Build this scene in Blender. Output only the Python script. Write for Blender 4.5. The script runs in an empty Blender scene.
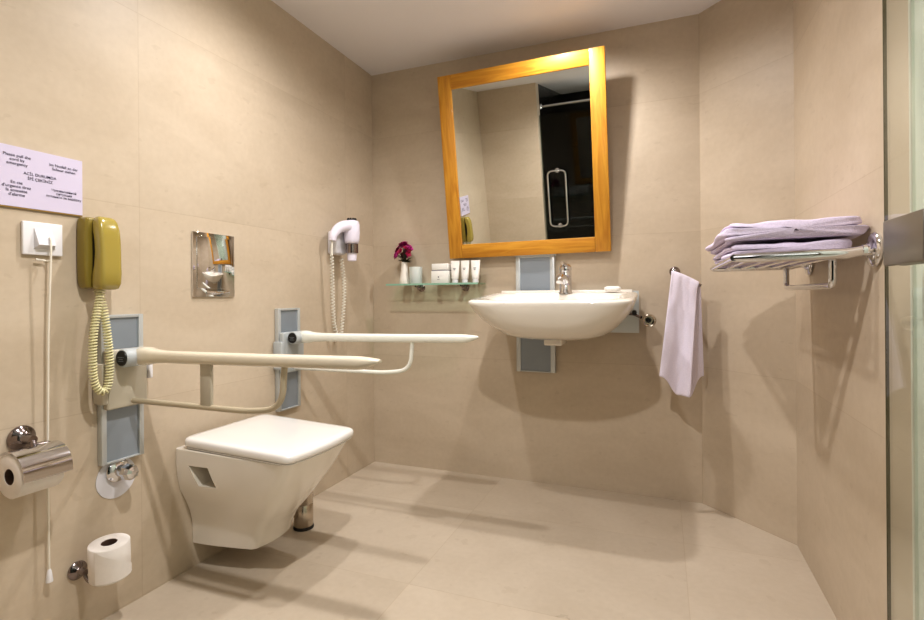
import bpy, bmesh, math, random
from mathutils import Vector, Matrix, noise
random.seed(7)
PI = math.pi
sc = bpy.context.scene
COL = sc.collection

# ---------------------------------------------------------------- materials
def new_mat(name):
    m = bpy.data.materials.new(name); m.use_nodes = True
    nt = m.node_tree
    return m, nt, nt.nodes['Principled BSDF']

def lin(c):
    return tuple(((v/255)/12.92 if v/255 <= .04045 else ((v/255+.055)/1.055)**2.4) for v in c) + (1,)

def simple(name, rgb, rough=.5, metal=0, spec=.5, coat=0, noise_amt=0, noise_scale=30, bump=0, sss=0, trans=0):
    m, nt, b = new_mat(name)
    b.inputs['Base Color'].default_value = lin(rgb)
    b.inputs['Roughness'].default_value = rough
    b.inputs['Metallic'].default_value = metal
    b.inputs['Specular IOR Level'].default_value = spec
    b.inputs['Coat Weight'].default_value = coat
    b.inputs['Coat Roughness'].default_value = .05
    if trans: b.inputs['Transmission Weight'].default_value = trans
    tc = nt.nodes.new('ShaderNodeTexCoord')
    n = nt.nodes.new('ShaderNodeTexNoise'); n.inputs['Scale'].default_value = noise_scale
    n.inputs['Detail'].default_value = 4
    nt.links.new(tc.outputs['Object'], n.inputs['Vector'])
    if noise_amt:
        mx = nt.nodes.new('ShaderNodeMix'); mx.data_type = 'RGBA'
        mx.inputs['A'].default_value = lin(tuple(v*(1-noise_amt) for v in rgb))
        mx.inputs['B'].default_value = lin(tuple(min(255, v*(1+noise_amt)) for v in rgb))
        nt.links.new(n.outputs['Fac'], mx.inputs['Factor'])
        nt.links.new(mx.outputs['Result'], b.inputs['Base Color'])
    if bump:
        bp = nt.nodes.new('ShaderNodeBump'); bp.inputs['Strength'].default_value = bump
        bp.inputs['Distance'].default_value = .002
        nt.links.new(n.outputs['Fac'], bp.inputs['Height'])
        nt.links.new(bp.outputs['Normal'], b.inputs['Normal'])
    return m

def tile_mat(name, uax, vax, su, sv, ou, ov, c1, c2, rough=.42, joint=.0028, jointcol=(165, 142, 112), jstr=.24):
    m, nt, b = new_mat(name)
    N = nt.nodes.new; L = nt.links.new
    geo = N('ShaderNodeNewGeometry')
    def dot(vec):
        d = N('ShaderNodeVectorMath'); d.operation = 'DOT_PRODUCT'
        L(geo.outputs['Position'], d.inputs[0]); d.inputs[1].default_value = vec
        return d.outputs['Value']
    def mth(op, a, bb=None, cc=None):
        n = N('ShaderNodeMath'); n.operation = op
        for i, v in enumerate((a, bb, cc)):
            if v is None: continue
            if isinstance(v, (int, float)): n.inputs[i].default_value = v
            else: L(v, n.inputs[i])
        return n.outputs[0]
    u = mth('DIVIDE', mth('ADD', dot(uax), ou), su)
    v = mth('DIVIDE', mth('ADD', dot(vax), ov), sv)
    fu = mth('FRACT', u); fv = mth('FRACT', v)
    ju = mth('LESS_THAN', fu, joint/su); jv = mth('LESS_THAN', fv, joint/sv)
    j = mth('MAXIMUM', ju, jv)
    iu = mth('FLOOR', u); iv = mth('FLOOR', v)
    comb = N('ShaderNodeCombineXYZ'); L(iu, comb.inputs[0]); L(iv, comb.inputs[1])
    wn = N('ShaderNodeTexWhiteNoise'); L(comb.outputs[0], wn.inputs['Vector'])
    # stone veining, shifted per tile
    mp = N('ShaderNodeVectorMath'); mp.operation = 'MULTIPLY'
    L(geo.outputs['Position'], mp.inputs[0]); mp.inputs[1].default_value = (1, 1, 2.2)
    ad = N('ShaderNodeVectorMath'); ad.operation = 'MULTIPLY_ADD'
    L(wn.outputs['Color'], ad.inputs[0]); ad.inputs[1].default_value = (7, 7, 7); L(mp.outputs[0], ad.inputs[2])
    n1 = N('ShaderNodeTexNoise'); n1.inputs['Scale'].default_value = 2.2; n1.inputs['Detail'].default_value = 8
    n1.inputs['Roughness'].default_value = .6; n1.inputs['Distortion'].default_value = .6
    L(ad.outputs[0], n1.inputs['Vector'])
    n2 = N('ShaderNodeTexNoise'); n2.inputs['Scale'].default_value = 45; n2.inputs['Detail'].default_value = 5
    L(geo.outputs['Position'], n2.inputs['Vector'])
    f = mth('ADD', mth('MULTIPLY', n1.outputs['Fac'], .75), mth('MULTIPLY', n2.outputs['Fac'], .25))
    mr = N('ShaderNodeMapRange'); mr.inputs['From Min'].default_value = .35; mr.inputs['From Max'].default_value = .65
    L(f, mr.inputs['Value'])
    mx = N('ShaderNodeMix'); mx.data_type = 'RGBA'
    mx.inputs['A'].default_value = lin(c1); mx.inputs['B'].default_value = lin(c2)
    L(mr.outputs[0], mx.inputs['Factor'])
    # faint cloudy spots
    vo = N('ShaderNodeTexNoise'); vo.inputs['Scale'].default_value = 14; vo.inputs['Detail'].default_value = 2
    L(ad.outputs[0], vo.inputs['Vector'])
    sp = mth('MULTIPLY', mth('GREATER_THAN', vo.outputs['Fac'], .70), .10)
    mx1 = N('ShaderNodeMix'); mx1.data_type = 'RGBA'
    L(sp, mx1.inputs['Factor']); L(mx.outputs['Result'], mx1.inputs['A']); mx1.inputs['B'].default_value = lin((150, 128, 98))
    hsv = N('ShaderNodeHueSaturation')
    L(mx1.outputs['Result'], hsv.inputs['Color'])
    L(mth('ADD', mth('MULTIPLY', wn.outputs['Value'], .05), .975), hsv.inputs['Value'])
    mj = N('ShaderNodeMix'); mj.data_type = 'RGBA'
    L(mth('MULTIPLY', j, jstr), mj.inputs['Factor']); L(hsv.outputs['Color'], mj.inputs['A']); mj.inputs['B'].default_value = lin(jointcol)
    L(mj.outputs['Result'], b.inputs['Base Color'])
    rr = N('ShaderNodeMapRange'); rr.inputs['To Min'].default_value = rough-.06; rr.inputs['To Max'].default_value = rough+.1
    L(n1.outputs['Fac'], rr.inputs['Value']); L(rr.outputs[0], b.inputs['Roughness'])
    b.inputs['Specular IOR Level'].default_value = .35
    bp = N('ShaderNodeBump'); bp.inputs['Strength'].default_value = .25; bp.inputs['Distance'].default_value = .002
    L(mth('SUBTRACT', 1, j), bp.inputs['Height']); L(bp.outputs['Normal'], b.inputs['Normal'])
    return m

W1, W2 = (196, 180, 158), (208, 193, 172)
Z3 = (0, 0, 1)
M = {}
M['wl'] = tile_mat('travertine_left', (0, 1, 0), Z3, 1.2, .65, 1.488+1.2, 0.0-.003, W1, W2)
M['wb'] = tile_mat('travertine_back', (1, 0, 0), Z3, 4, .65, .95, .003, W1, W2)
M['wd'] = tile_mat('travertine_angled', (.7071, -.7071, 0), Z3, 4, .65, -1.2728, .0, W1, W2)
M['wr'] = tile_mat('travertine_right', (0, 1, 0), Z3, 4, .65, .32, .0, W1, W2)
M['floor'] = tile_mat('travertine_floor', (1, 0, 0), (0, 1, 0), .9, .65, .1, .456, (194, 180, 161), (206, 193, 175), rough=.28, jointcol=(170, 148, 118), jstr=.3)
M['ceil'] = simple('ceiling_paint', (236, 232, 232), .9, noise_amt=.01, noise_scale=3)
M['shower'] = tile_mat('black_stone', (1, 0, 0), Z3, .6, .6, 0, 0, (5, 5, 5), (16, 15, 14), rough=.2, jointcol=(20, 20, 20))
M['pale'] = simple('pale_paint', (228, 232, 220), .5, noise_amt=.02, noise_scale=5)
M['ceramic'] = simple('ceramic', (240, 234, 224), .12, coat=.6, spec=.6)
M['lid'] = simple('lid_plastic', (243, 240, 236), .18, coat=.3)
M['niche'] = simple('shaded_niche_ceramic', (225, 218, 205), .25)  # bowl ceramic tinted darker for the shade inside the side recess
M['chrome'] = simple('chrome', (225, 225, 228), .07, 1)
M['chromed'] = simple('chrome_dark', (150, 140, 138), .12, 1)
M['alu'] = simple('aluminium', (200, 203, 202), .32, .35)
M['alup'] = simple('grey_panel', (152, 160, 168), .38, .25, noise_amt=.03, noise_scale=8)
M['carr'] = simple('carriage_plastic', (196, 188, 170), .4)
M['carr2'] = simple('carriage_grey', (186, 190, 190), .4)
M['arm'] = simple('cream_arm', (226, 216, 196), .25, coat=.3)
M['armw'] = simple('white_arm', (236, 236, 226), .22, coat=.3)
M['armtube'] = simple('cream_tube', (196, 184, 160), .32, .1)
M['blackp'] = simple('black_plastic', (14, 14, 16), .3)
M['greyp'] = simple('grey_print', (120, 125, 130), .5)
M['white'] = simple('white_plastic', (238, 236, 238), .25)
M['whited'] = simple('white_plastic_greyer', (220, 218, 222), .35)  # slightly greyer, rougher white plastic
M['dryer'] = simple('dryer_plastic', (234, 228, 240), .25)
M['olive'] = simple('olive_plastic', (168, 150, 72), .22, coat=.3)
M['oliveD'] = simple('olive_plastic_dark', (140, 122, 48), .3)
M['coil'] = simple('coil_cord', (226, 220, 178), .35)
M['coilw'] = simple('coil_cord_white', (236, 232, 220), .4)
M['cord'] = simple('pull_cord', (235, 228, 214), .7)
M['paper'] = simple('tissue', (240, 234, 228), .95, noise_amt=.02, noise_scale=40, bump=.4)
M['core'] = simple('cardboard', (96, 72, 58), .9)
M['sign'] = simple('sign_card', (214, 206, 226), .35)
M['ink'] = simple('ink', (40, 32, 60), .6)
M['signedge'] = simple('sign_edge', (150, 120, 60), .6)
M['towel'] = simple('terry', (234, 226, 240), .95, noise_amt=.05, noise_scale=260, bump=.8)
M['towel2'] = simple('terry_shelf', (228, 216, 236), .95, noise_amt=.05, noise_scale=260, bump=.9)
M['label'] = simple('label_print', (130, 130, 135), .5)
M['pack'] = simple('pack_card', (238, 236, 230), .45)
M['tube'] = simple('tube_plastic', (240, 236, 230), .3)
M['petal'] = simple('petal', (222, 60, 140), .6, noise_amt=.4, noise_scale=90)
M['petald'] = simple('petal_dark', (150, 14, 64), .6, noise_amt=.3, noise_scale=90)
M['leaf'] = simple('leaf', (52, 48, 22), .6)
M['translucent'] = simple('frosted_cup', (222, 228, 224), .3)
M['steel'] = simple('brushed_steel', (200, 190, 176), .22, 1)
M['patch'] = simple('patch_metal', (150, 144, 134), .35, .8, noise_amt=.05, noise_scale=6)

m, nt, b = new_mat('mirror_silver'); b.inputs['Base Color'].default_value = (.84, .86, .84, 1); b.inputs['Metallic'].default_value = 1; b.inputs['Roughness'].default_value = 0.0
M['mirror'] = m
m, nt, b = new_mat('flush_mirror'); b.inputs['Base Color'].default_value = (.80, .80, .80, 1); b.inputs['Metallic'].default_value = 1; b.inputs['Roughness'].default_value = 0.015
M['flush'] = m

def wood(name, ax):
    m, nt, b = new_mat(name)
    N = nt.nodes.new; L = nt.links.new
    tc = N('ShaderNodeTexCoord'); mp = N('ShaderNodeMapping')
    mp.inputs['Scale'].default_value = (3, 30, 30) if ax == 0 else (30, 30, 3)
    L(tc.outputs['Object'], mp.inputs['Vector'])
    n = N('ShaderNodeTexNoise'); n.inputs['Scale'].default_value = 1.3; n.inputs['Detail'].default_value = 7; n.inputs['Distortion'].default_value = 1.2
    L(mp.outputs[0], n.inputs['Vector'])
    cr = N('ShaderNodeValToRGB')
    cr.color_ramp.elements[0].position = .3; cr.color_ramp.elements[0].color = lin((184, 120, 24))
    cr.color_ramp.elements[1].position = .7; cr.color_ramp.elements[1].color = lin((216, 160, 52))
    L(n.outputs['Fac'], cr.inputs[0]); L(cr.outputs[0], b.inputs['Base Color'])
    b.inputs['Roughness'].default_value = .5; b.inputs['Coat Weight'].default_value = .08
    return m
M['oakv'] = wood('oak_vertical', 2); M['oakh'] = wood('oak_horizontal', 0)

def glass(name, tint, refl=.06):
    m, nt, b = new_mat(name)
    N = nt.nodes.new; L = nt.links.new
    nt.nodes.remove(b)
    out = nt.nodes['Material Output']
    t = N('ShaderNodeBsdfTransparent'); t.inputs[0].default_value = tint
    g = N('ShaderNodeBsdfGlossy'); g.inputs['Roughness'].default_value = .01
    fr = N('ShaderNodeFresnel'); ge = N('ShaderNodeNewGeometry'); ma = N('ShaderNodeMath'); ma.operation = 'MULTIPLY_ADD'
    L(ge.outputs['Backfacing'], ma.inputs[0]); ma.inputs[1].default_value = 1/1.45-1.45; ma.inputs[2].default_value = 1.45
    L(ma.outputs[0], fr.inputs['IOR'])
    mx = N('ShaderNodeMixShader'); L(fr.outputs[0], mx.inputs[0]); L(t.outputs[0], mx.inputs[1]); L(g.outputs[0], mx.inputs[2])
    L(mx.outputs[0], out.inputs['Surface'])
    return m
M['glass'] = glass('clear_glass', (.95, .975, .955, 1))
M['shelfglass'] = glass('green_shelf_glass', (.80, .93, .86, 1))
M['darkglass'] = glass('dark_glass', (.55, .6, .58, 1))
M['glassedge'] = simple('glass_edge', (96, 86, 62), .2)
M['shelfedge'] = simple('shelf_glass_edge', (150, 190, 168), .15)

# ---------------------------------------------------------------- mesh helpers
def obj(name, bm, mats, parent=None, smooth=True, angle=40, loc=None):
    me = bpy.data.meshes.new(name)
    bmesh.ops.recalc_face_normals(bm, faces=bm.faces[:])
    bm.to_mesh(me); bm.free()
    if not isinstance(mats, (list, tuple)): mats = [mats]
    for mm in mats: me.materials.append(mm)
    if smooth:
        me.polygons.foreach_set('use_smooth', [True]*len(me.polygons))
        try: me.set_sharp_from_angle(angle=math.radians(angle))
        except Exception: pass
    o = bpy.data.objects.new(name, me); COL.objects.link(o)
    if parent is not None:
        o.parent = parent
        if parent.type == 'EMPTY' or True:
            # meshes are written in world coordinates; keep them there
            o.matrix_parent_inverse = world_of(parent).inverted()
    return o

def world_of(o):
    mt = o.matrix_basis.copy()
    if o.parent is not None:
        mt = world_of(o.parent) @ o.matrix_parent_inverse @ mt
    return mt

def thing(name, label, cat, loc=(0, 0, 0), group=None):
    o = bpy.data.objects.new(name, None); COL.objects.link(o)
    o.empty_display_size = .05; o.location = loc
    o['label'] = label; o['category'] = cat
    if group: o['group'] = group
    return o

def tag(o, label, cat, group=None):
    o['label'] = label; o['category'] = cat
    if group: o['group'] = group
    return o

def struct(name, bm, mt, smooth=False):
    o = obj(name, bm, mt, smooth=smooth); o['kind'] = 'structure'; return o

def add_box(bm, x0, x1, y0, y1, z0, z1, bev=0, seg=2, mat=0):
    t = bmesh.new()
    bmesh.ops.create_cube(t, size=1)
    for v in t.verts:
        v.co = Vector(((x0+x1)/2+v.co.x*(x1-x0), (y0+y1)/2+v.co.y*(y1-y0), (z0+z1)/2+v.co.z*(z1-z0)))
    if bev: bmesh.ops.bevel(t, geom=t.edges[:], offset=bev, segments=seg, affect='EDGES', profile=.5)
    merge(bm, t, mat)

def merge(bm, t, mat=0, mtx=None):
    if mtx is not None: bmesh.ops.transform(t, matrix=mtx, verts=t.verts)
    mp = {}
    for v in t.verts: mp[v] = bm.verts.new(v.co)
    for f in t.faces:
        try:
            nf = bm.faces.new([mp[v] for v in f.verts]); nf.material_index = mat
        except ValueError: pass
    t.free()

def frame_from(d):
    d = d.normalized()
    a = Vector((0, 0, 1)) if abs(d.z) < .9 else Vector((1, 0, 0))
    u = d.cross(a).normalized(); return u, d.cross(u).normalized()

def add_tube(bm, pts, r, n=12, cap=True, mat=0, close=False, squash=None):
    """r: number or list of radii; parallel-transported frame"""
    pts = [Vector(p) for p in pts]
    rs = r if isinstance(r, (list, tuple)) else [r]*len(pts)
    tans = []
    for i in range(len(pts)):
        if close: t = pts[(i+1) % len(pts)]-pts[i-1]
        else: t = pts[min(i+1, len(pts)-1)]-pts[max(i-1, 0)]
        tans.append(t.normalized())
    u, w = frame_from(tans[0]); rings = []
    for i, p in enumerate(pts):
        if i:
            q = tans[i-1].rotation_difference(tans[i]); u = q @ u
        w = tans[i].cross(u).normalized(); u = w.cross(tans[i]).normalized()
        rings.append([bm.verts.new(p+(u*math.cos(a)+w*math.sin(a))*rs[i]) for a in [2*PI*k/n for k in range(n)]])
    m = len(rings)
    for i in range(m if close else m-1):
        A = rings[i]; B = rings[(i+1) % m]
        for k in range(n):
            f = bm.faces.new((A[k], A[(k+1) % n], B[(k+1) % n], B[k])); f.material_index = mat
    if cap and not close:
        for R in (rings[0], rings[-1]):
            f = bm.faces.new(R); f.material_index = mat

def add_lathe(bm, prof, o, ax, n=32, mat=0, cap=True):
    """prof: (radius, distance along axis) list"""
    o = Vector(o); ax = Vector(ax).normalized(); u, w = frame_from(ax); rings = []
    for r, h in prof:
        if r < 1e-6: rings.append([bm.verts.new(o+ax*h)])
        else: rings.append([bm.verts.new(o+ax*h+(u*math.cos(a)+w*math.sin(a))*r) for a in [2*PI*k/n for k in range(n)]])
    for i in range(len(rings)-1):
        A, B = rings[i], rings[i+1]
        for k in range(n):
            a = [A[k % len(A)], A[(k+1) % n % len(A)], B[(k+1) % n % len(B)], B[k % len(B)]]
            s = []
            for v in a:
                if v not in s: s.append(v)
            if len(s) > 2:
                f = bm.faces.new(s); f.material_index = mat
    if cap:
        for R in (rings[0], rings[-1]):
            if len(R) > 2:
                try: f = bm.faces.new(R); f.material_index = mat
                except ValueError: pass

def arc(c, r, a0, a1, n, e1, e2):
    c = Vector(c); e1 = Vector(e1); e2 = Vector(e2)
    return [c+(e1*math.cos(a0+(a1-a0)*i/n)+e2*math.sin(a0+(a1-a0)*i/n))*r for i in range(n+1)]

def smooth_path(pts, r, n=6):
    """polyline with rounded corners"""
    P = [Vector(p) for p in pts]; out = [P[0]]
    for i in range(1, len(P)-1):
        a = (P[i-1]-P[i]); b2 = (P[i+1]-P[i])
        rr = min(r, a.length*.49, b2.length*.49)
        A = P[i]+a.normalized()*rr; B = P[i]+b2.normalized()*rr
        for k in range(n+1):
            t = k/n
            out.append(A*(1-t)**2+P[i]*2*t*(1-t)+B*t*t)
    out.append(P[-1]); return out

def catmull(pts, n=8):
    P = [Vector(p) for p in pts]; P = [P[0]*2-P[1]]+P+[P[-1]*2-P[-2]]; out = []
    for i in range(1, len(P)-2):
        for k in range(n):
            t = k/n
            out.append(.5*((2*P[i])+(P[i+1]-P[i-1])*t+(2*P[i-1]-5*P[i]+4*P[i+1]-P[i+2])*t*t+(3*P[i]-P[i-1]-3*P[i+1]+P[i+2])*t**3))
    out.append(P[-2]); return out

def coil(path, R, turns_per_m, n_per=10):
    P = catmull(path, 12); L = [0]
    for i in range(1, len(P)): L.append(L[-1]+(P[i]-P[i-1]).length)
    tot = L[-1]; steps = int(tot*turns_per_m*n_per); out = []
    u = None; j = 0
    for s in range(steps+1):
        d = tot*s/steps
        while j < len(L)-2 and L[j+1] < d: j += 1
        t = (d-L[j])/max(1e-9, L[j+1]-L[j]); p = P[j].lerp(P[j+1], t)
        tg = (P[j+1]-P[j]).normalized()
        if u is None: u, _ = frame_from(tg)
        u = (u-tg*u.dot(tg)).normalized(); w = tg.cross(u)
        a = 2*PI*s/n_per
        out.append(p+(u*math.cos(a)+w*math.sin(a))*R)
    return out

def sround(cx, cy, hw, y0, y1, z, p=4, n=56, zf=None):
    """superellipse ring"""
    out = []
    for k in range(n):
        a = 2*PI*k/n; c, s = math.cos(a), math.sin(a)
        x = cx+hw*math.copysign(abs(c)**(2/p), c); y = (y0+y1)/2+(y1-y0)/2*math.copysign(abs(s)**(2/p), s)
        out.append(Vector((x, y, z if zf is None else zf(x, y, z))))
    return out

def loft(bm, rings, cap0=True, cap1=True, mat=0):
    R = [[bm.verts.new(p) for p in r] for r in rings]
    for A, B in zip(R, R[1:]):
        n = len(A)
        for k in range(n):
            f = bm.faces.new((A[k], A[(k+1) % n], B[(k+1) % n], B[k])); f.material_index = mat
    if cap0: bm.faces.new(R[0]).material_index = mat
    if cap1: bm.faces.new(R[-1]).material_index = mat
    return R

def subsurf(o, lv=2):
    md = o.modifiers.new('Subdivision', 'SUBSURF'); md.levels = lv; md.render_levels = lv

# ---------------------------------------------------------------- room shell
H = 2.335; YB = -3.9
def slab(name, p0, p1, out, mt, z0=-.0, z1=H, th=.12):
    """vertical wall slab from p0 to p1, thickened to the outside"""
    bm = bmesh.new(); o = Vector((*out, 0)).normalized()*th
    a, b2 = Vector((*p0, 0)), Vector((*p1, 0)); pts = [a, b2, b2+o, a+o]
    loft(bm, [[p+Vector((0, 0, z)) for p in pts] for z in (z0, z1)])
    return struct(name, bm, mt)
XA = 1.8; XR = 2.12; YR = -(XR-XA)
bm = bmesh.new(); add_box(bm, -.12, XR+.15, YB-.1, .12, -.1, 0); struct('floor', bm, M['floor'])
bm = bmesh.new(); add_box(bm, -.12, XR+.15, YB-.1, .12, H, H+.1); struct('ceiling', bm, M['ceil'])
slab('wall_left', (0, -2.45), (0, 0), (-1, 0), M['wl'])
slab('wall_back', (-.12, 0), (XA, 0), (0, 1), M['wb'])
slab('wall_angled', (XA, 0), (XR, YR), (1, 1), M['wd'])
slab('wall_right', (XR, YR), (XR, -1.34), (1, 0), M['wr'])
slab('wall_rear', (-.12, -2.45), (.57, -2.45), (0, -1), M['wb'])
slab('wall_shower_side', (.57, -2.57), (.57, YB), (-1, 0), M['shower'])
slab('wall_shower_back', (.48, YB), (XR+.12, YB), (0, -1), M['shower'])
slab('wall_entry', (XR+.002, -1.352), (XR+.002, YB), (1, 0), M['pale'])
bm = bmesh.new(); add_box(bm, XR-.004, XR+.03, -1.352, -1.34, 0, H, .001); struct('trim_1', bm, M['pale'])

# ---------------------------------------------------------------- shower glass beside the camera and the one seen in the mirror
def pane(name, label, x0, x1, y0, y1, z0, z1, mt, edge, group=None):
    t = thing(name, label, 'glass door', ((x0+x1)/2, (y0+y1)/2, z0))
    bm = bmesh.new(); add_box(bm, x0, x1, y0, y1, z0, z1); obj('glass_pane', bm, mt, t, smooth=False)
    return t
gd = pane('glass_door', 'clear glass door panel standing along the right wall, cut by the right edge of the photo', 2.0575, 2.0625, -2.2, -1.389, .008, 2.2, M['glass'], None)
bm = bmesh.new(); add_box(bm, 2.0570, 2.0630, -1.389, -1.3865, .008, 2.2); e = obj('edge_seal', bm, M['glassedge'], gd, smooth=False)
bm = bmesh.new(); add_box(bm, 2.040, 2.0570, -1.60, -1.43, 1.052, 1.142, .004); add_box(bm, 2.0630, 2.082, -1.60, -1.43, 1.052, 1.142, .004)
e = obj('clamp_plate', bm, M['patch'], gd); e['label'] = 'brushed metal clamp plate'

sd = pane('shower_door', 'dark glass shower door with tall chrome loop handle, reflected in the mirror', .575, 1.18, -2.514, -2.506, .01, 2.05, M['darkglass'], None)
bm = bmesh.new()
loop = smooth_path([(.63, -2.45, 1.26), (.63, -2.45, 1.0), (.80, -2.45, 1.0), (.80, -2.45, 1.53), (.63, -2.45, 1.53), (.63, -2.45, 1.26)], .05)
add_tube(bm, loop, .009)
for z in (1.53, 1.0): add_tube(bm, [(.715, -2.506, z), (.715, -2.45, z)], .010); add_lathe(bm, [(.022, 0), (.022, .006), (.012, .012)], (.715, -2.504, z), (0, 1, 0), 20)
obj('door_handle', bm, M['chrome'], sd)
bm = bmesh.new(); add_tube(bm, [(.572, -2.6, 2.13), (2.14, -2.6, 2.13)], .012); add_lathe(bm, [(.03, 0), (.03, .008), (.014, .02)], (.572, -2.6, 2.13), (1, 0, 0), 24)
tag(obj('shower_rail', bm, M['chrome']), 'horizontal chrome rail across the dark shower, reflected high in the mirror', 'rail')

# ---------------------------------------------------------------- wall mirror
MC = Vector((.955, -.124, 1.691)); MW, MH, MB = .866, .972, .075; tau, yaw, roll = .135, .004, .011
n0 = Vector((math.sin(yaw), -math.cos(yaw), 0)); uu = Vector((math.cos(yaw), math.sin(yaw), 0)); up = Vector((0, 0, 1))*math.cos(tau)+n0*math.sin(tau)
U = uu*math.cos(roll)+up*math.sin(roll); V = up*math.cos(roll)-uu*math.sin(roll); Wn = U.cross(V)
MX = Matrix(((U.x, -Wn.x, V.x, MC.x), (U.y, -Wn.y, V.y, MC.y), (U.z, -Wn.z, V.z, MC.z), (0, 0, 0, 1)))
mi = bpy.data.objects.new('wall_mirror', None); COL.objects.link(mi); mi.matrix_world = MX; mi.empty_display_size = .1
tag(mi, 'large oak framed mirror leaning forward from the wall above the washbasin', 'mirror')
def mchild(name, bm, mt, **k):
    o = obj(name, bm, mt, None, **k); o.parent = mi; return o
hw, hh = MW/2, MH/2; T0, T1 = 0, .024          # front plane at local y=0, thickness behind (+y)
for s in (-1, 1):
    bm = bmesh.new(); add_box(bm, min(s*hw, s*(hw-MB)), max(s*hw, s*(hw-MB)), T0, T1, -hh, hh, .003); mchild('frame_stile', bm, M['oakv'])
    bm = bmesh.new(); add_box(bm, -hw+MB+.0005, hw-MB-.0005, T0+.0006, T1, min(s*hh, s*(hh-MB)), max(s*hh, s*(hh-MB)), .0025); mchild('frame_rail', bm, M['oakh'])
bm = bmesh.new(); add_box(bm, -hw+MB-.004, hw-MB+.004, .010, .014, -hh+MB-.004, hh-MB+.004); bmesh.ops.rotate(bm, verts=bm.verts, cent=(0, .012, 0), matrix=Matrix.Rotation(.005, 3, 'X')); mchild('mirror_glass', bm, M['mirror'], smooth=False)
for s in (-1, 1):
    bm = bmesh.new(); add_box(bm, s*.25-.02, s*.25+.02, .024, .05, -hh+.02, -hh+.06, .002); mchild('hinge_bracket', bm, M['chromed'])
bm = bmesh.new(); add_tube(bm, [(0, .024, hh-.1), (0, .14, hh-.15)], .006); mchild('stay_arm', bm, M['chromed'])

# ---------------------------------------------------------------- adjustable wall rails (shared look)
def rail_parts(t, axis, c0, c1, z0, z1, th, y_or_x=0, panel=M['alup']):
    """axis 'x': mounted on left wall (normal +x), c = y range; axis 'y': on back wall (normal -y), c = x range"""
    def bx(bm, a0, a1, d0, d1, zz0, zz1, bev=.0015):
        if axis == 'x': add_box(bm, d0, d1, a0, a1, zz0, zz1, bev)
        else: add_box(bm, a0, a1, -d1, -d0, zz0, zz1, bev)
    e = (c1-c0)*.115
    bm = bmesh.new()
    bx(bm, c0, c0+e, .001, th, z0, z1); bx(bm, c1-e, c1, .001, th, z0, z1)
    bx(bm, c0+e, c1-e, .001, th, z1-.010, z1); bx(bm, c0+e, c1-e, .001, th, z0, z0+.006)
    fr = obj('rail_frame', bm, M['alu'], t, angle=30)
    bm = bmesh.new(); bx(bm, c0+e, c1-e, .001, th-.006, z0+.006, z1-.010, 0)
    obj('rail_panel', bm, panel, t, smooth=False)

def grab_bar(yc, pmin, pmax, zc, L, label, armmat, tube, post, knob, side):
    t = thing('grab_bar', label, 'grab bar', (0, yc, .48), 'fold-down grab bars beside the toilet')
    rail_parts(t, 'x', pmin, pmax, .483, .948, .022)
    # sliding carriage
    bm = bmesh.new()
    add_box(bm, .022, .046, pmin+.004, pmax-.004, .655, .84, .006, 3)
    add_box(bm, .004, .050, pmin-.016, pmin+.003, .675, .80, .005, 2)
    obj('carriage', bm, M['carr'] if post else M['carr2'], t)
    yp = yc
    hub_y0, hub_y1 = yp-.060, yp+.02
    bm = bmesh.new()
    add_lathe(bm, [(.0, 0), (.026, 0), (.029, .004), (.029, .050), (.026, .054), (.026, .08), (0, .08)], (.078, hub_y0, .815), (0, 1, 0), 36)
    add_box(bm, .044, .075, hub_y0+.012, hub_y1-.012, .792, .838, .006)
    h = obj('pivot_hub', bm, M['carr2'], t)
    bm = bmesh.new(); add_lathe(bm, [(0, -.003), (.0225, -.003), (.024, .001)], (.078, hub_y0, .815), (0, 1, 0), 36)
    obj('hub_cap', bm, M['blackp'], h)
    bm = bmesh.new()
    for k, wz in enumerate((.016, .010, .014)):
        add_box(bm, .078-wz*.8, .078+wz*.8, hub_y0-.0042, hub_y0-.0030, .818-.006*k-.0008, .818-.006*k+.0010)
    obj('cap_emblem', bm, M['greyp'], h, smooth=False)
    # arm: oval padded bar with a nib shaped end
    bm = bmesh.new(); rings = []
    za = .814
    prof = [(.078, .028, .024, .003), (.095, .033, .029, .003), (.120, .031, .028, .003), (.150, .024, .0215, .003), (.20, .0205, .019, .003), (L*.6, .0195, .0182, .007), (L-.075, .0195, .0178, .012),
            (L-.055, .019, .0170, .0125), (L-.030, .018, .0125, .015), (L-.008, .014, .0070, .018), (L, .008, .003, .019)]
    for x, ry, rz, dz in prof:
        ring = []
        for k in range(28):
            a = 2*PI*k/28; c, s = math.cos(a), math.sin(a)
            ring.append(Vector((x, yp+ry*math.copysign(abs(c)**.8, c), za+dz+rz*math.copysign(abs(s)**.8, s))))
        rings.append(ring)
    loft(bm, rings); obj('arm_rest', bm, armmat, t, angle=50)
    # lower tube
    x1 = .62; pts = smooth_path([(.045, yp, .672), (.53, yp, .672), (x1+.02, yp, .69), (x1+.03, yp, .812)], .11, 12)
    bm = bmesh.new(); add_tube(bm, pts, .0088, 14); obj('support_tube', bm, tube, t)
    if post:
        bm = bmesh.new(); add_box(bm, .338, .382, yp-.006, yp+.006, .668, .812, .004); obj('support_post', bm, M['carr'], t)
        bm = bmesh.new(); add_box(bm, .022, .052, pmax-.002, pmax+.012, .735, .792, .005, 3); obj('release_button', bm, M['white'], t)
    return t
grab_bar(-1.545, -1.630, -1.492, .81, .955, 'cream fold-down grab bar nearest the telephone, with a flat post between its tubes', M['arm'], M['armtube'], True, True, 0)
grab_bar(-.765, -.850, -.700, .81, .945, 'white fold-down grab bar on the far side of the toilet, below the hair dryer', M['armw'], M['armw'], False, False, 0)

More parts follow.
